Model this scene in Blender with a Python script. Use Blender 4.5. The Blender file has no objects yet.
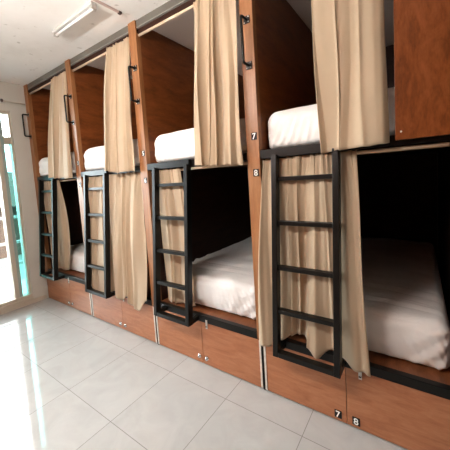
import bpy, bmesh, math, random
from mathutils import Vector, Matrix

random.seed(7)
sc = bpy.context.scene
COL = sc.collection
PI = math.pi

# ------------------------------------------------------------------ dimensions
PW = 0.084            # post width
PITCH = 1.0           # bay pitch
CEIL = 2.61
ZB = 0.3335           # top of the storage doors
ZD = 0.383            # top of the lower deck
ZP = 1.516            # top of the upper deck beam
DEPTH = 1.95          # length of a bunk
ROOM_X = 5.4
ROOM_Y = -2.0

# ------------------------------------------------------------------ helpers
def bx(bm, x0, x1, y0, y1, z0, z1, bev=0.0):
    r = bmesh.ops.create_cube(bm, size=1.0)
    vs = r['verts']
    for v in vs:
        v.co = Vector((x0 + (v.co.x + .5) * (x1 - x0), y0 + (v.co.y + .5) * (y1 - y0), z0 + (v.co.z + .5) * (z1 - z0)))
    if bev > 0:
        es = list({e for v in vs for e in v.link_edges})
        bmesh.ops.bevel(bm, geom=es, offset=bev, segments=2, affect='EDGES', profile=.5)
    return bm

def nb(): return bmesh.new()

def box(x0, x1, y0, y1, z0, z1, bev=0.0): return bx(nb(), x0, x1, y0, y1, z0, z1, bev)

def bar(bm, a, b, w, d, xdir=Vector((1, 0, 0)), bev=0.002):
    """rectangular bar between two points: w along xdir, d across"""
    a, b = Vector(a), Vector(b)
    t = (b - a).normalized(); xd = (xdir - t * xdir.dot(t)).normalized(); yd = t.cross(xd)
    vs = []
    for p in (a, b):
        for sx, sy in ((-1, -1), (1, -1), (1, 1), (-1, 1)):
            vs.append(bm.verts.new(p + xd * (sx * w / 2) + yd * (sy * d / 2)))
    fs = [(0, 1, 2, 3), (7, 6, 5, 4), (0, 4, 5, 1), (1, 5, 6, 2), (2, 6, 7, 3), (3, 7, 4, 0)]
    faces = [bm.faces.new([vs[i] for i in f]) for f in fs]
    bmesh.ops.recalc_face_normals(bm, faces=faces)
    if bev:
        es = list({e for f in faces for e in f.edges})
        bmesh.ops.bevel(bm, geom=es, offset=bev, segments=2, affect='EDGES', profile=.5)
    return bm

def tube(bm, pts, r, seg=14):
    pts = [Vector(p) for p in pts]
    rings = []
    prev = None
    for i, p in enumerate(pts):
        if i == 0: t = pts[1] - p
        elif i == len(pts) - 1: t = p - pts[i - 1]
        else: t = (pts[i + 1] - p).normalized() + (p - pts[i - 1]).normalized()
        t.normalize()
        ref = prev if prev is not None else (Vector((0, 0, 1)) if abs(t.z) < .9 else Vector((1, 0, 0)))
        n = (ref - t * ref.dot(t)).normalized(); prev = n
        b = t.cross(n)
        rings.append([bm.verts.new(p + n * (r * math.cos(2 * PI * k / seg)) + b * (r * math.sin(2 * PI * k / seg))) for k in range(seg)])
    fs = []
    for a, b in zip(rings, rings[1:]):
        for k in range(seg):
            fs.append(bm.faces.new((a[k], a[(k + 1) % seg], b[(k + 1) % seg], b[k])))
    fs.append(bm.faces.new(rings[0][::-1])); fs.append(bm.faces.new(rings[-1]))
    bmesh.ops.recalc_face_normals(bm, faces=fs)
    return bm

def lathe(bm, prof, loc, axis='Y', seg=24):
    """prof: (radius, height) pairs; revolved about the given axis, height towards -axis for Y"""
    loc = Vector(loc); rings = []
    for r, h in prof:
        ring = []
        for k in range(seg):
            c, s = math.cos(2 * PI * k / seg) * r, math.sin(2 * PI * k / seg) * r
            ring.append(bm.verts.new(loc + (Vector((c, -h, s)) if axis == 'Y' else Vector((c, s, h)))))
        rings.append(ring)
    fs = []
    for a, b in zip(rings, rings[1:]):
        for k in range(seg):
            fs.append(bm.faces.new((a[k], a[(k + 1) % seg], b[(k + 1) % seg], b[k])))
    fs.append(bm.faces.new(rings[0])); fs.append(bm.faces.new(rings[-1][::-1]))
    bmesh.ops.recalc_face_normals(bm, faces=fs)
    return bm

def obj(name, bm, mat, parent=None, smooth=False):
    me = bpy.data.meshes.new(name)
    bm.normal_update(); bm.to_mesh(me); bm.free()
    if mat: me.materials.append(mat)
    if smooth:
        for p in me.polygons: p.use_smooth = True
    o = bpy.data.objects.new(name, me)
    COL.objects.link(o)
    if parent is not None: o.parent = parent
    return o

def tag(o, label, cat, group=None):
    o['label'] = label; o['category'] = cat
    if group: o['group'] = group
    return o

def thing(name, label, cat, loc=(0, 0, 0), group=None):
    o = bpy.data.objects.new(name, None); COL.objects.link(o)
    o.location = loc; o.empty_display_size = .1
    return tag(o, label, cat, group)

def struct(name, bm, mat, parent=None, smooth=False):
    o = obj(name, bm, mat, parent, smooth)
    if parent is None: o['kind'] = 'structure'
    return o

def dup(root, loc, label, skip=()):
    r = root.copy(); COL.objects.link(r); r.location = loc; r['label'] = label
    for ch in list(root.children):
        if ch.name.split('.')[0] in skip: continue
        c = ch.copy(); COL.objects.link(c); c.parent = r
        for g in list(ch.children):
            d = g.copy(); COL.objects.link(d); d.parent = c
    return r

# ------------------------------------------------------------------ materials
def mat(name):
    m = bpy.data.materials.new(name); m.use_nodes = True
    nt = m.node_tree; b = nt.nodes['Principled BSDF']
    return m, nt, b

def N(nt, t, **kw):
    n = nt.nodes.new(t)
    for k, v in kw.items():
        if k in n.inputs: n.inputs[k].default_value = v
        else: setattr(n, k, v)
    return n

def ramp(nt, fac, stops):
    r = nt.nodes.new('ShaderNodeValToRGB')
    el = r.color_ramp.elements
    while len(el) < len(stops): el.new(.5)
    for e, (p, c) in zip(el, stops):
        e.position = p; e.color = (*c, 1)
    nt.links.new(fac, r.inputs[0])
    return r

def wood(name, c0, c1, c2, scale=(1, 1, 1), rough=.42, spec=.4, figure=.6):
    m, nt, b = mat(name)
    tc = N(nt, 'ShaderNodeTexCoord'); mp = N(nt, 'ShaderNodeMapping')
    mp.inputs['Scale'].default_value = scale
    oi = N(nt, 'ShaderNodeObjectInfo')
    ad = N(nt, 'ShaderNodeVectorMath', operation='ADD')
    nt.links.new(tc.outputs['Object'], ad.inputs[0]); nt.links.new(oi.outputs['Location'], ad.inputs[1])
    nt.links.new(ad.outputs[0], mp.inputs['Vector'])
    n1 = N(nt, 'ShaderNodeTexNoise', Scale=3.0, Detail=5.0, Roughness=.6, Distortion=figure)
    nt.links.new(mp.outputs[0], n1.inputs['Vector'])
    mp2 = N(nt, 'ShaderNodeMapping'); mp2.inputs['Scale'].default_value = (scale[0] * 6, scale[1] * 6, scale[2] * 6)
    nt.links.new(ad.outputs[0], mp2.inputs['Vector'])
    n2 = N(nt, 'ShaderNodeTexNoise', Scale=5.0, Detail=3.0, Roughness=.5)
    nt.links.new(mp2.outputs[0], n2.inputs['Vector'])
    mx = N(nt, 'ShaderNodeMath', operation='MULTIPLY_ADD'); mx.inputs[1].default_value = .35
    nt.links.new(n2.outputs[0], mx.inputs[0]); nt.links.new(n1.outputs[0], mx.inputs[2])
    r = ramp(nt, mx.outputs[0], [(.45, c0), (.68, c1), (.9, c2)])
    nt.links.new(r.outputs[0], b.inputs['Base Color'])
    b.inputs['Roughness'].default_value = rough; b.inputs['Specular IOR Level'].default_value = spec
    bp = N(nt, 'ShaderNodeBump', Strength=.06, Distance=.002); nt.links.new(mx.outputs[0], bp.inputs['Height'])
    nt.links.new(bp.outputs[0], b.inputs['Normal'])
    return m

def plain(name, col, rough=.5, metal=0.0, spec=.5, noise=.0, nscale=8, bump=0.0, bscale=60):
    m, nt, b = mat(name)
    b.inputs['Roughness'].default_value = rough; b.inputs['Metallic'].default_value = metal
    b.inputs['Specular IOR Level'].default_value = spec
    tc = N(nt, 'ShaderNodeTexCoord')
    n = N(nt, 'ShaderNodeTexNoise', Scale=nscale, Detail=4.0); nt.links.new(tc.outputs['Object'], n.inputs['Vector'])
    lo = tuple(c * (1 - noise) for c in col); hi = tuple(min(1, c * (1 + noise)) for c in col)
    r = ramp(nt, n.outputs[0], [(.3, lo), (.7, hi)]); nt.links.new(r.outputs[0], b.inputs['Base Color'])
    if bump:
        n2 = N(nt, 'ShaderNodeTexNoise', Scale=bscale, Detail=3.0); nt.links.new(tc.outputs['Object'], n2.inputs['Vector'])
        bp = N(nt, 'ShaderNodeBump', Strength=bump, Distance=.004); nt.links.new(n2.outputs[0], bp.inputs['Height'])
        nt.links.new(bp.outputs[0], b.inputs['Normal'])
    return m

M = {}
M['post'] = wood('post wood', (.21, .080, .027), (.29, .120, .043), (.36, .160, .064), (14, 14, 1.1))
M['door'] = wood('door plywood', (.28, .098, .040), (.36, .135, .059), (.42, .175, .082), (1.6, 3, 9), rough=.38, figure=1.2)
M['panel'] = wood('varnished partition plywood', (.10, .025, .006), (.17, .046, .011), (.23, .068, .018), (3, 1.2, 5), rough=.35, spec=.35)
M['front_panel'] = wood('varnished upright plywood', (.11, .027, .006), (.175, .046, .011), (.235, .070, .020), (5, 3, 1.6), rough=.3, spec=.3, figure=1.6)
M['deck'] = wood('deck plywood', (.13, .040, .014), (.19, .062, .022), (.25, .09, .036), (6, 1.5, 3), rough=.4)
M['black'] = plain('black painted steel', (.006, .005, .004), .34, spec=.24, noise=.2, nscale=20)
M['lining'] = wood('dark stained lining board', (.022, .0075, .004), (.032, .011, .006), (.045, .016, .008), (3, 1.2, 5), rough=.5, spec=.2)  # wood darkened well below the panels: bunk shade put into its colour
M['dark'] = plain('dark recess board', (.012, .010, .009), .7, spec=.2)
M['steel'] = plain('brushed zinc steel', (.62, .60, .56), .3, metal=1.0, noise=.1, nscale=30)
M['hinge'] = plain('aluminium hinge strip', (.66, .60, .52), .4, metal=.35, noise=.15, nscale=40)
M['chrome'] = plain('chrome', (.8, .8, .8), .15, metal=1.0)
M['white'] = plain('white lettering', (.85, .84, .80), .6)
M['rod'] = plain('pale varnished rod', (.66, .52, .37), .4, noise=.1, nscale=10)
M['trim'] = plain('grey metal cornice', (.115, .105, .088), .4, metal=.0, noise=.12, nscale=6)
M['trimedge'] = plain('pale cornice lip', (.27, .25, .22), .5)
M['wall'] = plain('cream wall paint', (.55, .515, .45), .7, spec=.3, noise=.04, nscale=3, bump=.06, bscale=50)
M['frame'] = plain('cream window frame', (.50, .435, .345), .4, noise=.03)
M['framegreen'] = plain('grey green frame edge', (.30, .37, .33), .4, noise=.05)
M['lampwhite'] = plain('white lamp housing', (.52, .51, .48), .4)
M['tube'] = plain('opal lamp tube', (.88, .88, .86), .3)
M['whiteboard'] = plain('white ceiling board', (.88, .85, .79), .4)
M['tubelit'] = plain('lit lamp tube', (.88, .88, .86), .3)  # glowing tubes of the added, unseen aisle lamps
M['tubelit'].node_tree.nodes['Principled BSDF'].inputs['Emission Color'].default_value = (1, .965, .92, 1)
M['tubelit'].node_tree.nodes['Principled BSDF'].inputs['Emission Strength'].default_value = 380
M['conduit'] = plain('pinkish conduit', (.55, .42, .38), .5)
M['conduitend'] = plain('dark conduit end', (.06, .035, .03), .5)

def cloth(name, col, sheen=.2, bump=.12, scale=220, trans=.25, wr=.22, wscale=9.0, dist=.8):
    m, nt, b = mat(name)
    tc = N(nt, 'ShaderNodeTexCoord')
    n = N(nt, 'ShaderNodeTexNoise', Scale=6.0, Detail=4.0); nt.links.new(tc.outputs['Object'], n.inputs['Vector'])
    r = ramp(nt, n.outputs[0], [(.3, tuple(c * .95 for c in col)), (.7, tuple(min(1, c * 1.04) for c in col))])
    nt.links.new(r.outputs[0], b.inputs['Base Color'])
    b.inputs['Roughness'].default_value = .72; b.inputs['Specular IOR Level'].default_value = .25
    b.inputs['Sheen Weight'].default_value = sheen
    w = N(nt, 'ShaderNodeTexNoise', Scale=scale, Detail=2.0); nt.links.new(tc.outputs['Object'], w.inputs['Vector'])
    w2 = N(nt, 'ShaderNodeTexNoise', Scale=wscale, Detail=4.0, Roughness=.55, Distortion=dist); nt.links.new(tc.outputs['Object'], w2.inputs['Vector'])
    b1 = N(nt, 'ShaderNodeBump', Strength=bump, Distance=.002); nt.links.new(w.outputs[0], b1.inputs['Height'])
    b2 = N(nt, 'ShaderNodeBump', Strength=wr, Distance=.010); nt.links.new(w2.outputs[0], b2.inputs['Height'])
    nt.links.new(b1.outputs[0], b2.inputs['Normal']); nt.links.new(b2.outputs[0], b.inputs['Normal'])
    if trans:
        t = N(nt, 'ShaderNodeBsdfTranslucent'); nt.links.new(r.outputs[0], t.inputs['Color'])
        mx = N(nt, 'ShaderNodeMixShader'); mx.inputs[0].default_value = trans
        out = nt.nodes['Material Output']
        nt.links.new(b.outputs[0], mx.inputs[1]); nt.links.new(t.outputs[0], mx.inputs[2])
        nt.links.new(mx.outputs[0], out.inputs['Surface'])
    return m
M['curtain'] = cloth('beige curtain fabric', (.57, .43, .29))
M['sheet'] = cloth('white cotton sheet', (.86, .83, .80), bump=.05, trans=0, wr=.55, wscale=5.5, dist=2.2)

# plaster ceiling with stains
def ceiling_mat():
    m, nt, b = mat('stained concrete ceiling')
    tc = N(nt, 'ShaderNodeTexCoord')
    n = N(nt, 'ShaderNodeTexNoise', Scale=2.2, Detail=7.0, Roughness=.65); nt.links.new(tc.outputs['Object'], n.inputs['Vector'])
    r = ramp(nt, n.outputs[0], [(.3, (.77, .755, .72)), (.5, (.85, .835, .805)), (.75, (.88, .87, .84))])
    v = N(nt, 'ShaderNodeTexNoise', Scale=13.0, Detail=2.0); nt.links.new(tc.outputs['Object'], v.inputs['Vector'])
    rs = ramp(nt, v.outputs[0], [(.26, (.70, .68, .66)), (.33, (1, 1, 1))])
    mx = N(nt, 'ShaderNodeMixRGB', blend_type='MULTIPLY'); mx.inputs[0].default_value = 1
    nt.links.new(r.outputs[0], mx.inputs[1]); nt.links.new(rs.outputs[0], mx.inputs[2])
    nt.links.new(mx.outputs[0], b.inputs['Base Color']); b.inputs['Roughness'].default_value = .85
    b.inputs['Specular IOR Level'].default_value = .2
    bp = N(nt, 'ShaderNodeBump', Strength=.15, Distance=.01); nt.links.new(n.outputs[0], bp.inputs['Height']); nt.links.new(bp.outputs[0], b.inputs['Normal'])
    return m
M['ceiling'] = ceiling_mat()

# polished stone tiles, joints at x = 1.89 + k*.485 and y = -.185 - k*.48
def floor_mat():
    m, nt, b = mat('polished floor tiles')
    tc = N(nt, 'ShaderNodeTexCoord'); sep = N(nt, 'ShaderNodeSeparateXYZ'); nt.links.new(tc.outputs['Object'], sep.inputs[0])
    def joint(sock, off, pitch, half):
        a = N(nt, 'ShaderNodeMath', operation='SUBTRACT'); a.inputs[1].default_value = off; nt.links.new(sock, a.inputs[0])
        d = N(nt, 'ShaderNodeMath', operation='DIVIDE'); d.inputs[1].default_value = pitch; nt.links.new(a.outputs[0], d.inputs[0])
        p = N(nt, 'ShaderNodeMath', operation='PINGPONG'); p.inputs[1].default_value = .5; nt.links.new(d.outputs[0], p.inputs[0])
        l = N(nt, 'ShaderNodeMath', operation='LESS_THAN'); l.inputs[1].default_value = half / pitch; nt.links.new(p.outputs[0], l.inputs[0])
        f = N(nt, 'ShaderNodeMath', operation='FLOOR')
        nt.links.new(d.outputs[0], f.inputs[0])
        return l, f
    jx, fx = joint(sep.outputs[0], 1.888, .485, .0017)
    jy, fy = joint(sep.outputs[1], -.185, .48, .0017)
    j = N(nt, 'ShaderNodeMath', operation='MAXIMUM'); nt.links.new(jx.outputs[0], j.inputs[0]); nt.links.new(jy.outputs[0], j.inputs[1])
    cmb = N(nt, 'ShaderNodeCombineXYZ'); nt.links.new(fx.outputs[0], cmb.inputs[0]); nt.links.new(fy.outputs[0], cmb.inputs[1])
    wn = N(nt, 'ShaderNodeTexWhiteNoise'); nt.links.new(cmb.outputs[0], wn.inputs['Vector'])
    ad = N(nt, 'ShaderNodeVectorMath', operation='MULTIPLY_ADD'); ad.inputs[1].default_value = (7, 7, 7)
    nt.links.new(wn.outputs['Color'], ad.inputs[0]); nt.links.new(tc.outputs['Object'], ad.inputs[2])
    n = N(nt, 'ShaderNodeTexNoise', Scale=5.0, Detail=6.0, Roughness=.6, Distortion=1.2); nt.links.new(ad.outputs[0], n.inputs['Vector'])
    r = ramp(nt, n.outputs[0], [(.3, (.40, .387, .366)), (.55, (.435, .42, .40)), (.75, (.46, .447, .425))])
    mx = N(nt, 'ShaderNodeMixRGB'); nt.links.new(j.outputs[0], mx.inputs[0]); nt.links.new(r.outputs[0], mx.inputs[1])
    mx.inputs[2].default_value = (.17, .155, .14, 1)
    nt.links.new(mx.outputs[0], b.inputs['Base Color'])
    rr = N(nt, 'ShaderNodeMapRange'); rr.inputs[3].default_value = .05; rr.inputs[4].default_value = .5
    nt.links.new(j.outputs[0], rr.inputs[0]); nt.links.new(rr.outputs[0], b.inputs['Roughness'])
    b.inputs['Specular IOR Level'].default_value = .5
    return m
M['floor'] = floor_mat()

def glass(name, col):
    m, nt, b = mat(name)
    nt.nodes.remove(b)
    t = N(nt, 'ShaderNodeBsdfTransparent'); t.inputs[0].default_value = (*col, 1)
    g = N(nt, 'ShaderNodeBsdfGlossy'); g.inputs['Roughness'].default_value = .02
    fr = N(nt, 'ShaderNodeFresnel', IOR=1.45)
    mx = N(nt, 'ShaderNodeMixShader')
    nt.links.new(fr.outputs[0], mx.inputs[0]); nt.links.new(t.outputs[0], mx.inputs[1]); nt.links.new(g.outputs[0], mx.inputs[2])
    nt.links.new(mx.outputs[0], nt.nodes['Material Output'].inputs['Surface'])
    return m
M['glass'] = glass('clear glass', (.93, .95, .94))
M['tealglass'] = glass('greenish glass', (.40, .70, .68))
M['thatch'] = plain('brown hut roof', (.032, .012, .005), .9, noise=.4, nscale=9)
M['hut'] = plain('weathered hut boards', (.036, .015, .006), .8, noise=.3, nscale=5)
M['gravel'] = plain('grey green gravel', (.09, .088, .075), .95, noise=.35, nscale=30)
M['balcony'] = plain('pale balcony paving', (.30, .29, .27), .8, noise=.06)
M['rail'] = plain('white railing', (.16, .155, .15), .5)
M['leaf'] = plain('leaf green', (.10, .16, .05), .7, noise=.5, nscale=6)
M['bark'] = plain('bark', (.18, .12, .08), .9, noise=.3)

# ------------------------------------------------------------------ room shell
struct('floor', box(0, ROOM_X, ROOM_Y, DEPTH, -.1, 0), M['floor'])
struct('ceiling', box(-.12, ROOM_X + .12, ROOM_Y - .12, DEPTH + .12, CEIL, CEIL + .12), M['ceiling'])
struct('wall_back', box(-.12, ROOM_X + .12, DEPTH, DEPTH + .12, -.1, CEIL), M['wall'])
struct('wall_right', box(ROOM_X, ROOM_X + .12, ROOM_Y, DEPTH, -.1, CEIL), M['wall'])
# left wall with the glazed opening
WY0, WY1, WZ0, WZ1 = -1.92, -.165, .085, 2.29
b = nb()
bx(b, -.12, 0, WY1, DEPTH, -.1, CEIL); bx(b, -.12, 0, ROOM_Y - .12, WY0, -.1, CEIL)
bx(b, -.12, 0, WY0, WY1, WZ1, CEIL); bx(b, -.12, 0, WY0, WY1, -.1, WZ0)
struct('wall_left', b, M['wall'])
# front wall (behind the photographer)
struct('wall_front', box(-.12, ROOM_X + .12, ROOM_Y - .12, ROOM_Y, -.1, CEIL), M['panel'])

# window in the left wall: narrow fixed light beside the bunks, then sliding leaves
w1 = bpy.data.objects.new('window_1', None); COL.objects.link(w1); w1['kind'] = 'structure'
b = nb()
X0, X1 = -.10, -.02
bx(b, X0, X1 + .03, WY0, WY1, WZ0, WZ0 + .035, .003)                     # sill track
bx(b, X0, X1 + .045, WY0, WY1, WZ0 - .03, WZ0, .003)
bx(b, X0, X1, WY0, WY1, WZ1 - .03, WZ1)
bx(b, X0, X1, WY1 - .02, WY1, WZ0 + .03, WZ1 - .03)
bx(b, X0, X1 - .01, -.255, WY1 - .02, 1.915, 1.995)                      # transom of the narrow light
struct('window_frame', b, M['frame'], w1)
b = nb(); bx(b, X0, X1 + .005, -.288, -.255, WZ0 + .035, WZ1 - .03)
struct('mullion', b, M['framegreen'], w1)
b = nb(); bx(b, X0, X1 + .012, -.332, -.288, WZ0 + .035, WZ1 - .03)
for y in (-1.08, -1.13, WY0 + .05):
    bx(b, X0 + .01, X1, y - .045, y, WZ0 + .035, WZ1 - .03)
struct('stile', b, M['frame'], w1)
struct('pane', box(-.062, -.056, -.255, WY1 - .02, WZ0 + .035, 1.915), M['tealglass'], w1)
struct('pane', box(-.062, -.056, -.255, WY1 - .02, 1.995, WZ1 - .03), M['glass'], w1)
for a, c in ((-1.125, -.332), (WY0 + .05, -1.175)):
    struct('pane', box(-.062, -.056, a, c, WZ0 + .035, WZ1 - .03), M['glass'], w1)
b = nb(); bx(b, .0, .012, -.9, -.0, 0, .075, .002)
struct('baseboard_left', box(0, .012, WY0, -.02, 0, .05, .002), M['frame'])

# cornice above the bunks and the dark beam under it
struct('trim_1', box(0, 4.3, .014, .040, 2.560, CEIL), M['trim'])
struct('trim_2', box(0, 4.3, .012, .040, 2.554, 2.560), M['trimedge'])
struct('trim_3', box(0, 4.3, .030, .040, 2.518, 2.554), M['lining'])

# ------------------------------------------------------------------ numerals
def numeral(ch, h):
    cu = bpy.data.curves.new('numeral', 'FONT'); cu.body = ch; cu.size = h / .70; cu.align_x = 'CENTER'; cu.align_y = 'CENTER'
    cu.extrude = .0006; cu.offset = h * .012
    o = bpy.data.objects.new('numeral', cu); COL.objects.link(o)
    dg = bpy.context.evaluated_depsgraph_get()
    me = bpy.data.meshes.new_from_object(o.evaluated_get(dg))
    bpy.data.objects.remove(o); bpy.data.curves.remove(cu)
    xs = [v.co.x for v in me.vertices]; ys = [v.co.y for v in me.vertices]
    cx, cy = (min(xs) + max(xs)) / 2, (min(ys) + max(ys)) / 2
    for v in me.vertices:
        x, y, z = v.co; v.co = (x - cx, -z, y - cy)
    me.materials.append(M['white'])
    return me

def number_plate(ch, parent, x, y, z, w=.037, h=.043):
    p = obj('number_plate', box(-w / 2, w / 2, -.003, 0, -h / 2, h / 2, .0008), M['black'], parent)
    p.location = (x, y, z)
    n = bpy.data.objects.new('numeral', numeral(ch, h * .80)); COL.objects.link(n); n.parent = p; n.location = (0, -.0036, 0)
    n['label'] = 'white numeral ' + ch
    return p

# ------------------------------------------------------------------ partitions (post + panel + grab handle + numbers)
def grab_handle(parent, x, za, zb_):
    ym = -.062
    b = nb()
    pts = []
    r = .010
    def corner(z, s):
        return [(x, ym + r * (1 - math.sin(t)), z - s * r * (1 - math.cos(t))) for t in (0.0, PI / 8, PI / 4, 3 * PI / 8, PI / 2)]
    top = [(x, -.004, zb_)] + [(x, ym + r, zb_), (x, ym + r * .3, zb_ - r * .3), (x, ym, zb_ - r)]
    bot = [(x, ym, za + r), (x, ym + r * .3, za + r * .3), (x, ym + r, za), (x, -.004, za)]
    tube(b, top + bot, .0075, 12)
    h = obj('grab_handle', b, M['black'], parent, True)
    for z in (za, zb_):
        b = nb(); bx(b, x - .020, x + .020, -.004, 0, z - .021, z + .021, .001)
        pl = obj('mounting_plate', b, M['black'], h)
        b = nb()
        for sx in (-1, 1):
            for sz in (-1, 1):
                lathe(b, [(.0042, 0), (.0042, .0016), (.002, .0026)], (x + sx * .013, -.004, z + sz * .014), 'Y', 10)
        s = obj('screws', b, M['steel'], h)
    return h

def partition(k, label, nums, handle=True):
    t = thing('bunk_partition', label, 'partition', (k * PITCH, 0, 0), 'wooden partitions between the bunks')
    b = nb()
    bx(b, 0, PW, 0, .012, .34, CEIL - .002, .001)
    bx(b, 0, PW, .012, .040, .34, 2.517)
    obj('post', b, M['post'], t)
    obj('side_panel', box(.004, PW - .002, .0405, DEPTH - .014, 1.484, CEIL - .002), M['panel'], t)
    q = obj('lower_side_panel', box(.004, PW - .002, .0405, DEPTH - .014, .34, 1.484), M['lining'], t)  # lower half darkened, the deep bunk shade is in its colour
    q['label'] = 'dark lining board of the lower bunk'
    obj('foot_strip', box(.027, .044, .004, .03, .0, .3335), M['dark'], t)
    if handle: grab_handle(t, .046, 2.008, 2.261)
    if nums:
        for ch, z in nums: number_plate(ch, t, .056, 0, z)
    return t
partition(0, 'thin wooden bunk partition and post against the cream wall by the window', None)
partition(1, 'wooden bunk partition with numbers 3 and 4 on its post', [('3', 1.607), ('4', 1.389)])
partition(2, 'wooden bunk partition with numbers 5 and 6 on its post', [('5', 1.604), ('6', 1.389)])
partition(3, 'wooden bunk partition with white numbers 7 and 8 on its post', [('7', 1.603), ('8', 1.388)])
partition(4, 'wooden bunk partition at the edge behind the upright plywood panel', None, False)

# ------------------------------------------------------------------ upper decks
WHERE = ['first bay beside the window', 'second from the window, above a closed curtain', 'third bay, right of the post numbered 5', 'nearest bay, right of the post numbered 7']
def deck():
    t = thing('bunk_deck', 'upper bunk deck with black steel front beam, ' + WHERE[0], 'bunk deck', (0, 0, 0), 'upper bunk decks')
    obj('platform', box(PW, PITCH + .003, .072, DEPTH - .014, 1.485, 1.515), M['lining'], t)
    obj('back_board', box(PW, PITCH, DEPTH - .012, DEPTH - .001, ZP, CEIL - .012), M['lining'], t)  # dark board added to stand in for shade deep in the bunk
    obj('front_beam', box(PW, PITCH, .034, .071, 1.468, ZP, .002), M['black'], t)
    return t
d0 = deck()
for k in (1, 2, 3): dup(d0, (k, 0, 0), 'upper bunk deck with black steel front beam, ' + WHERE[k])

# ------------------------------------------------------------------ storage bases
def hasp(parent, x, z=.370):
    b = nb()
    bx(b, x - .008, x + .008, -.0085, -.0055, z - .075, z - .010, .0008)
    lathe(b, [(.0045, 0), (.0045, .004), (.002, .0055)], (x, -.0085, z - .018), 'Y', 12)
    h = obj('hasp', b, M['steel'], parent)
    b = nb(); tube(b, [(x - .004, -.008, z - .058), (x - .004, -.016, z - .058), (x + .004, -.016, z - .058), (x + .004, -.008, z - .058)], .0022, 8)
    obj('staple', b, M['dark'], h, True)

def base(k, label):
    t = thing('storage_base', label, 'storage cabinet', (k * PITCH, 0, 0), 'storage cabinets under the lower bunks')
    sx = .527 if k == 3 else .534 if k == 2 else .565 if k == 1 else .595
    obj('deck_board', box(PW, PITCH, .0305, DEPTH - .014, .345, ZD - .003), M['deck'], t)
    obj('back_board', box(PW, PITCH, DEPTH - .012, DEPTH - .001, ZD, 1.484), M['lining'], t)  # added near-black board, shade at the back of the lower bunk
    obj('front_beam', box(PW if k else PW, PITCH, -.005, .030, ZB + .002, ZD, .0015), M['black'], t)
    obj('kick_board', box(.05, PITCH + .015, .032, .05, 0, .33), M['dark'], t)
    kn = nb
    for side in (0, 1):
        x0, x1 = ((.056 if k else .022), sx - .0015) if side == 0 else (sx + .0015, PITCH + .014)
        d = obj('door', box(x0, x1, 0, .018, .010, ZB, .0012), M['door'], t)
        if k < 3:
            b = nb(); x = sx + (-.035 if side == 0 else .035)
            lathe(b, [(.0165, 0), (.0165, .003), (.013, .005), (.0125, .011), (.010, .013)], (x, 0, .057), 'Y', 20)
            q = obj('cam_lock', b, M['chrome'], d, True)
            b = nb(); bx(b, x - .0015, x + .0015, -.0138, -.0128, .051, .063); obj('keyhole', b, M['dark'], d)
        else:
            number_plate('7' if side == 0 else '8', d, sx + (-.045 if side == 0 else .045), 0, .047)
    for x in ([.050] if k else []) + [PITCH + .019]:
        b = nb()
        bx(b, x - .0065, x + .0065, -.003, .0005, .012, ZB - .002, .0008)
        for z in [.03 + i * .045 for i in range(7)]:
            lathe(b, [(.0026, 0), (.0026, .0008), (.001, .0012)], (x, -.003, z), 'Y', 8)
        obj('hinge', b, M['hinge'], t)
    hasp(t, {0: .603, 1: .613, 2: .592, 3: .598}[k])
    if k == 3: hasp(t, .478, .400)
    return t
base(0, 'two-door wooden storage cabinet at floor level beside the cream wall')
base(1, 'two-door wooden storage cabinet under the fully curtained lower bunk')
base(2, 'two-door wooden storage cabinet with round locks under the bunk numbered 6')
base(3, 'nearest two-door storage cabinet, doors marked 7 and 8')

# ------------------------------------------------------------------ ladders
LX, LW, LYB, LZ = .165, .362, -.122, .343
def ladder():
    t = thing('bunk_ladder', '', 'ladder', (0, 0, 0), 'black steel ladders on the bunk fronts')
    RW, RD = .031, .048
    zt = 1.480
    def yf(z): return LYB + (z - LZ) / (ZP - LZ) * (0.004 - LYB)
    for x in (LX + RW / 2, LX + LW - RW / 2):
        b = nb()
        bar(b, (x, yf(LZ) + RD / 2, LZ), (x, yf(zt) + RD / 2 - .020, zt), RW, RD)
        obj('rail', b, M['black'], t)
        b = nb(); bx(b, x - RW / 2, x + RW / 2, LYB + RD + .001, -.006, LZ + .001, LZ + .033, .0015)
        obj('foot_bracket', b, M['black'], t)
    b = nb(); bx(b, .0865, LX + LW, .0015, .032, 1.468, ZP + .001, .002)
    obj('top_bar', b, M['black'], t)
    for i, z in enumerate((1.344, 1.096, .8436, .6007)):
        b = nb(); bx(b, LX + RW, LX + LW - RW, yf(z) + .004, yf(z) + .040, z - .012, z + .012, .002)
        obj('rung', b, M['black'], t)
    b = nb(); bx(b, LX + RW, LX + LW - RW, LYB + .004, LYB + .044, LZ, LZ + .030, .002)
    obj('bottom_bar', b, M['black'], t)
    return t
LL = ['black ladder farthest away, nearest the window and cream wall', 'black ladder in front of the fully curtained lower bunk',
      'black ladder right of the post numbered 5 and 6', 'nearest black ladder, right of the post numbered 7 and 8']
l0 = ladder(); l0['label'] = LL[0]; l0.location = (-.011, 0, 0)
for k in (1, 2, 3): dup(l0, (k - (.003 if k < 3 else 0), 0, 0), LL[k])

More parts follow.
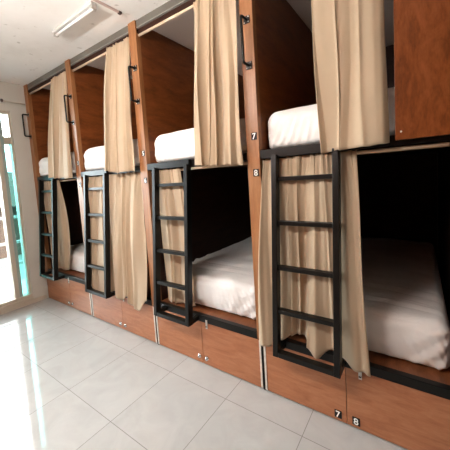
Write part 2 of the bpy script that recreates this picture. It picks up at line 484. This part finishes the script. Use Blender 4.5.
# ------------------------------------------------------------------ mattresses in white fitted sheets
def mattress_mesh(name, w, d, h, seed, puff=.012, r=.055):
    rnd = random.Random(seed)
    nx, ny, nz = 90, 60, 22
    bm = bmesh.new(); cache = {}
    ph = [rnd.uniform(0, 6.28) for _ in range(12)]
    # long creases over the top, parallel to the front
    crease = [(rnd.uniform(.16, .24), .007, rnd.uniform(-.05, .05)), (rnd.uniform(.32, .36), .014, rnd.uniform(-.08, .02)), (rnd.uniform(.46, .52), .010, rnd.uniform(-.05, .05)), (rnd.uniform(.75, .8), .005, .03)]
    def pos(i, j, k):
        key = (i, j, k)
        if key in cache: return cache[key]
        u, v, t = i / nx, j / ny, k / nz
        y = d * (v ** 1.7)                                # rows denser at the front
        x = w * u; z = h * t
        p = Vector((x, y, z))
        q = Vector((min(max(x, r), w - r), min(max(y, r), d - r), min(max(z, .03), h - r)))
        o = p - q
        rr = Vector((r, r, .03 if z < h / 2 else r))
        on = Vector((o.x / rr.x, o.y / rr.y, o.z / rr.z))
        n = Vector(on)
        if n.length > 0:
            s = max(abs(n.x), abs(n.y), abs(n.z)) / n.length
            nn = n * s
            p = q + Vector((nn.x * rr.x, nn.y * rr.y, nn.z * rr.z)); n.normalize()
        # crown of the top, bulge of the front
        if t > .5: p.z += puff * math.sin(PI * u) * min(1, y / .2)
        if y < .1: p.y -= .012 * math.sin(PI * u) * math.sin(PI * t)
        # gathered pleats where the sheet is tucked under at the front corners
        edge = min(u, 1 - u)
        g = math.exp(-(edge / .22) ** 2) * .9 + .25
        fr = max(0, 1 - y / .07)
        pl = (math.sin(x * 118 + ph[0] + 6 * t * (u - .5) * 8) * .5 + math.sin(x * 67 + ph[1] - 9 * t * (u - .5) * 4) * .5)
        p.y += fr * g * pl * .010 * max(0, (1 - t * .9)) ** .8 * (1 if t > .02 else .2)
        sd = max(0, 1 - edge * w / .05)
        p.x += (1 if u < .5 else -1) * sd * math.sin(y * 90 + ph[2] + t * 5) * .003 * (1 - t)
        if t > .55:
            for cy, a, sl in crease:
                dy = (y - cy - sl * (u - .5) - .008 * math.sin(u * 9 + ph[3]))
                p.z += a * math.exp(-(dy / .011) ** 2) - a * .5 * math.exp(-((dy + .028) / .018) ** 2)
            p.z += .0035 * math.sin(x * 11 + ph[4] + y * 5) * math.sin(y * 9 + ph[5])
            p.z += .0016 * math.sin(x * 31 + y * 17 + ph[6]) * math.sin(y * 23 - x * 9 + ph[7])
        cache[key] = bm.verts.new(p)
        return cache[key]
    def quad(a, b_, c, e):
        try: bm.faces.new((pos(*a), pos(*b_), pos(*c), pos(*e)))
        except ValueError: pass
    for i in range(nx):
        for j in range(ny):
            quad((i, j, nz), (i + 1, j, nz), (i + 1, j + 1, nz), (i, j + 1, nz))
            quad((i, j, 0), (i, j + 1, 0), (i + 1, j + 1, 0), (i + 1, j, 0))
        for k in range(nz):
            quad((i, 0, k), (i + 1, 0, k), (i + 1, 0, k + 1), (i, 0, k + 1))
            quad((i, ny, k), (i, ny, k + 1), (i + 1, ny, k + 1), (i + 1, ny, k))
    for j in range(ny):
        for k in range(nz):
            quad((0, j, k), (0, j, k + 1), (0, j + 1, k + 1), (0, j + 1, k))
            quad((nx, j, k), (nx, j + 1, k), (nx, j + 1, k + 1), (nx, j, k + 1))
    bmesh.ops.recalc_face_normals(bm, faces=bm.faces[:])
    return bm
MU = {0: 'white sheeted mattress on the upper bunk beside the window', 1: 'white sheeted mattress on the upper bunk left of the post numbered 5',
      2: 'white sheeted mattress on the upper bunk between posts numbered 5 and 7', 3: 'white sheeted mattress on the upper bunk right of the post numbered 7'}
for k in range(4):
    o = obj('mattress', mattress_mesh('m', .890, 1.80, .228, 10 + k, .02, .075), M['sheet'], None, True)
    o.location = (k + .092, (.012, .020, .052, .060)[k], 1.5165)
    tag(o, MU[k], 'mattress', 'mattresses on the upper bunks')
ML = {0: 'white mattress in the lower bunk nearest the window, half seen past the curtain', 2: 'white sheeted mattress in the open lower bunk left of the post numbered 8',
      3: 'nearest lower mattress, white sheet, above the doors marked 7 and 8'}
for k in (0, 2, 3):
    o = obj('mattress', mattress_mesh('m', .880, 1.78, .238, 20 + k, .016), M['sheet'], None, True)
    o.location = (k + .092, .105, ZD - .002)
    tag(o, ML[k], 'mattress', 'mattresses on the lower bunks')

# ------------------------------------------------------------------ curtain rods
def rod(x0, x1, y, z, label, grp):
    b = nb(); tube(b, [(x0, y, z), (x1, y, z)], .0095, 14)
    o = obj('curtain_rod', b, M['rod'], None, True)
    return tag(o, label, 'curtain rod', grp)
UR = ['pale curtain rod of the upper bunk beside the window', 'pale curtain rod of the upper bunk left of the post numbered 5',
      'pale curtain rod of the upper bunk between posts numbered 5 and 7', 'pale curtain rod of the upper bunk right of the post numbered 7']
CP = ['white ceiling panel over the upper bunk beside the window', 'white ceiling panel over the upper bunk left of the post numbered 5',
      'white ceiling panel over the upper bunk between posts numbered 5 and 7', 'white ceiling panel over the upper bunk right of the post numbered 7']
LR = ['pale curtain rod of the lower bunk nearest the window', 'pale rod holding the closed curtain of the lower bunk left of the post numbered 6',
      'pale rod over the dark open bunk left of the post numbered 8', 'pale rod over the dark open bunk behind the nearest ladder']
UY, UZ, LY, LZR = .028, 2.504, .052, 1.452
for k in range(4):
    p = obj('ceiling_panel', box(k + PW, k + 1, .041, DEPTH - .014, CEIL - .010, CEIL - .001), M['whiteboard'])
    tag(p, CP[k], 'ceiling panel', 'white ceiling panels over the upper bunks')
    rod(k + PW, k + 1, UY, UZ, UR[k], 'rods of the upper bunks')
    rod(k + PW, k + 1, LY, LZR, LR[k], 'rods of the lower bunks')

# ------------------------------------------------------------------ curtains
def curtain(label, grp, rod_y, rod_z, x_top, x_bot, zb, y_bot, pleats, amp, seed, bow=0.0, header=.012, slack=0.0):
    """cloth gathered on a rod. x_top/x_bot: (left,right); zb: hem heights along the width; y_bot: hem distances along the width"""
    rnd = random.Random(seed)
    nu, nv = max(110, int(pleats * 24)), 70
    bm = bmesh.new()
    ph = [rnd.uniform(0, 2 * PI) for _ in range(10)]
    wob = [rnd.uniform(.45, 1.6) for _ in range(int(pleats) + 3)]
    def interp(arr, u):
        if not isinstance(arr, (list, tuple)): return arr
        f = u * (len(arr) - 1); i = min(int(f), len(arr) - 2); f -= i
        f = f * f * (3 - 2 * f)
        return arr[i] * (1 - f) + arr[i + 1] * f
    grid = []
    for j in range(nv + 1):
        v = j / nv
        row = []
        for i in range(nu + 1):
            u = i / nu
            vv = max(0, v - .03) / .97
            xl = x_top[0] + (x_bot[0] - x_top[0]) * (vv ** .8); xr = x_top[1] + (x_bot[1] - x_top[1]) * (vv ** .8)
            xr += bow * math.sin(PI * vv) ; xl -= slack * math.sin(PI * vv)
            # phase along the width: folds of unequal width that drift as they fall
            warp = u + .060 * math.sin(2 * PI * u * 1.5 + ph[0] + vv * 1.3) + .035 * math.sin(2 * PI * u * 3.1 + ph[1] - vv * 1.1)
            s = warp * pleats
            a = amp * interp(wob, u) * (.55 + .45 * min(1, vv / .5))
            g0 = abs(math.sin(PI * s + ph[2]))
            fold = .62 * (1 - 2 * g0 ** 1.15) + .30 * math.sin(2 * PI * warp * pleats * .55 + ph[8] + vv * 1.6)     # rounded folds of unequal depth
            gather = math.exp(-vv / .10)
            sub = math.sin(2 * PI * s * 3.3 + ph[3]) * .5 + math.sin(2 * PI * s * 5.7 + ph[8]) * .5
            y = rod_y - .020 + (interp(y_bot, u) - rod_y + .020) * (vv ** .75)
            y += a * fold + .007 * sub * gather
            y += .0035 * math.sin(2 * PI * s * 2.2 + ph[4] + vv * 2.5) * min(1, vv * 2)
            y += .006 * math.sin(vv * 6.5 + u * 5 + ph[9]) * vv
            x = xl + (xr - xl) * u + .45 * a * math.sin(2 * PI * s + 2 * ph[2]) * min(1, 4 * u, 4 * (1 - u))
            x += .008 * math.sin(vv * 5 + ph[5] + u * 7) * vv
            zt = rod_z + header + .003 * math.sin(2 * PI * s * 1.7 + ph[6])
            z_b = interp(zb, u) + .004 * math.sin(2 * PI * s + ph[7])
            z = zt + (z_b - zt) * v
            if v < .055:                     # rod pocket: stay clear of the rod, cinched under the header
                y = min(y, rod_y - .0135)
            row.append(bm.verts.new((x, y, z)))
        grid.append(row)
    for j in range(nv):
        for i in range(nu):
            bm.faces.new((grid[j][i], grid[j + 1][i], grid[j + 1][i + 1], grid[j][i + 1]))
    bmesh.ops.recalc_face_normals(bm, faces=bm.faces[:])
    o = obj('bunk_curtain', bm, M['curtain'], None, True)
    sm = o.modifiers.new('thickness', 'SOLIDIFY'); sm.thickness = .0025; sm.offset = 0
    return tag(o, label, 'curtain', grp)
G1, G2 = 'beige curtains of the upper bunks', 'beige curtains of the lower bunks'
curtain('beige curtain of the upper bunk beside the window', G1, UY, UZ, (.69, .988), (.50, .992), [1.49, 1.475, 1.465], -.045, 3.6, .026, 1)
curtain('beige curtain of the upper bunk left of the post numbered 5', G1, UY, UZ, (1.695, 1.988), (1.575, 1.985), [1.497, 1.468, 1.47], -.045, 3.9, .028, 12)
curtain('beige curtain of the upper bunk left of the post numbered 7', G1, UY, UZ, (2.655, 2.990), (2.605, 3.000), [1.465, 1.448, 1.442], -.038, 5.0, .028, 3)
curtain('nearest upper beige curtain, beside the upright plywood panel', G1, UY, UZ, (3.405, 3.728), (3.44, 3.735), [1.462, 1.47, 1.468, 1.480], -.042, 2.2, .034, 4)
curtain('beige curtain behind the ladder nearest the window', G2, LY, LZR, (.12, .575), (.13, .55), [.40, .40, .40, .42], [.06, .06, .055, .05], 3.8, .022, 5, bow=.095)
curtain('wide beige curtain closing the lower bunk left of the post numbered 6', G2, LY, LZR, (1.12, 1.985), (1.09, 1.992), [.36, .387, .345, .33, .36, .388, .33, .375, .31, .29, .39], [-.03, -.04, -.045, -.045, -.045, -.035, -.05, -.045, -.055, -.06, -.04], 7.0, .027, 6)
curtain('beige curtain behind the ladder right of the post numbered 6', G2, LY, LZR, (2.16, 2.41), (2.15, 2.43), [.395, .395, .40], [.05, .045, .05], 2.8, .022, 7, bow=.02)
curtain('beige curtain behind the nearest ladder, right of the post numbered 8', G2, LY, LZR, (3.093, 3.60), (3.04, 3.645), [.335, .345, .392, .42, .435, .40, .365, .415, .400, .355, .36], [-.045, -.045, -.03, .02, .03, -.01, -.045, -.02, -.03, -.045, -.045], 5.6, .023, 8)

# ------------------------------------------------------------------ upright plywood panel on the right
t = thing('front_panel', 'upright varnished plywood panel closing the right end of the upper bunk', 'panel', (3.765, 0, 0))
obj('board', box(0, .275, -.020, -.001, 1.487, CEIL - .002, .001), M['front_panel'], t)
b = nb(); lathe(b, [(.004, 0), (.004, .001), (.0015, .002)], (.022, -.020, 1.522), 'Y', 12)
obj('screw', b, M['white'], t)

# ------------------------------------------------------------------ ceiling lamp, conduit, wall pipe
t = thing('ceiling_light', 'white fluorescent batten light on the ceiling', 'lamp', (1.495, -.31, CEIL))
obj('housing', box(0, .56, -.019, .019, -.024, -.0005, .003), M['lampwhite'], t)
b = nb(); tube(b, [(.012, 0.006, -.034), (.548, 0.006, -.034)], .0095, 14)
obj('lamp_tube', b, M['tube'], t, True)
lamp = t
for x in (0, .546): obj('lamp_holder', box(x, x + .014, -.013, .020, -.046, -.024, .002), M['steel'], t)
for i, x in enumerate((1.72, 2.44)):  # unseen fill lamps on rods, added to light the bunk fronts from above
    l2 = dup(lamp, (x, -1.55, CEIL - .34), ['lit fluorescent batten light hung over the aisle, nearer the window', 'lit fluorescent batten light hung over the aisle, farther from the window'][i])
    for ch in l2.children:
        if ch.name.startswith('lamp_tube'):
            if i == 0: lit = ch.data.copy(); lit.materials[0] = M['tubelit']
            ch.data = lit
    for xx in (.08, .48):
        bb = nb(); tube(bb, [(xx, 0, -.001), (xx, 0, .339)], .004, 8)
        obj('suspension_rod', bb, M['steel'], l2, True)
t = thing('ceiling_conduit', 'thin brown conduit with a dark end on the ceiling at the top edge', 'conduit', (2.09, -.12, CEIL))
obj('pipe', box(-.012, .006, -.9, -.022, -.012, -.0005, .002), M['conduit'], t)
obj('end_cap', box(-.015, .009, -.022, 0, -.017, -.0005, .002), M['conduitend'], t)
t = thing('wall_pipe', 'thin cream pipe with a round dark end along the wall above the window', 'pipe', (.02, -.235, 2.392))
b = nb(); tube(b, [(0, 0, 0), (-.001, .23, -.006)], .0075, 12); obj('pipe', b, M['frame'], t, True)
b = nb(); lathe(b, [(.016, -.004), (.018, .0), (.018, .012), (.012, .016)], (0, 0, 0), 'Y', 16); obj('end_cap', b, M['conduitend'], t, True)
b = nb(); bx(b, -.0199, .003, -.003, .009, -.004, .004); obj('bracket', b, M['conduitend'], t)

# ------------------------------------------------------------------ outside the window
struct('ground', box(-30, -1.25, -14, 16, -.62, -.5), M['gravel'])
struct('balcony', box(-1.25, -.12, -4, 2.5, -.5, -.02), M['balcony'])
t = thing('balcony_railing', 'white balcony railing outside the window', 'railing', (-1.15, 0, -.02))
for z in (.30, .62, 1.0):
    obj('bar', box(-.02, .02, -3.6, 2.2, z - .02, z + .02, .004), M['rail'], t)
for y in (-3.4, -2.2, -1.0, .2, 1.4):
    obj('post', box(-.022, .022, y - .022, y + .022, 0, 1.02, .004), M['rail'], t)
def hut(x, y, label, s=1.0):
    t = thing('hut', label, 'hut', (x, y, -.5), 'brown huts beyond the balcony')
    obj('wall', box(-1.2 * s, 1.2 * s, -1.4 * s, 1.4 * s, 0, 1.6 * s), M['hut'], t)
    b = nb(); zr, ze = 2.5 * s, 1.45 * s
    vs = [b.verts.new(p) for p in ((1.7 * s, -1.8 * s, ze), (1.7 * s, 1.8 * s, ze), (-1.7 * s, 1.8 * s, ze), (-1.7 * s, -1.8 * s, ze), (0, -1.0 * s, zr), (0, 1.0 * s, zr))]
    for f in ((0, 1, 5, 4), (2, 3, 4, 5), (0, 4, 3), (1, 2, 5), (3, 2, 1, 0)): b.faces.new([vs[i] for i in f])
    bmesh.ops.recalc_face_normals(b, faces=b.faces[:])
    obj('roof', b, M['thatch'], t)
    obj('door', box(1.2 * s, 1.24 * s, -.35 * s, .35 * s, 0, 1.3 * s), M['thatch'], t)
hut(-7.0, 1.9, 'brown hut with thatched roof seen through the window glass')

# ------------------------------------------------------------------ daylight
w = bpy.data.worlds.new('sky'); sc.world = w; w.use_nodes = True
nt = w.node_tree; bg = nt.nodes['Background']
bg.inputs['Color'].default_value = (.86, .94, 1.0, 1); bg.inputs['Strength'].default_value = 15
def portal(name, loc, rot, sx, sy):
    l = bpy.data.lights.new(name, 'AREA'); l.shape = 'RECTANGLE'; l.size = sx; l.size_y = sy; l.cycles.is_portal = True
    o = bpy.data.objects.new(name, l); COL.objects.link(o); o.location = loc; o.rotation_euler = rot
portal('window_daylight', (-.11, (WY0 + WY1) / 2, (WZ0 + WZ1) / 2), (0, -PI / 2, 0), WZ1 - WZ0, WY1 - WY0)

# ------------------------------------------------------------------ camera
cd = bpy.data.cameras.new('camera'); cam = bpy.data.objects.new('camera', cd); COL.objects.link(cam); sc.camera = cam
yaw, pit, rol = .6128, .0808, -.0627
fw = Vector((-math.sin(yaw) * math.cos(pit), math.cos(yaw) * math.cos(pit), -math.sin(pit)))
rt = Vector((math.cos(yaw), math.sin(yaw), 0)); up = rt.cross(fw)
c, s = math.cos(rol), math.sin(rol)
r2 = c * rt + s * up; u2 = -s * rt + c * up
mw = Matrix((r2, u2, -fw)).transposed().to_4x4(); mw.translation = Vector((3.8483, -1.4781, 1.3689))
cam.matrix_world = mw
cd.sensor_width = 36; cd.sensor_fit = 'HORIZONTAL'; cd.lens = 278.25 / 450 * 36
cd.shift_x = (225 - 223.95) / 450; cd.shift_y = (200.58 - 225) / 450
cd.clip_start = .02

vs = sc.view_settings
vs.view_transform = 'Standard'; vs.look = 'None'; vs.exposure = 0.88; vs.gamma = 1.0; vs.use_curve_mapping = False
sc.cycles.use_denoising = True
sc.cycles.max_bounces = 10; sc.cycles.diffuse_bounces = 6; sc.cycles.transparent_max_bounces = 12
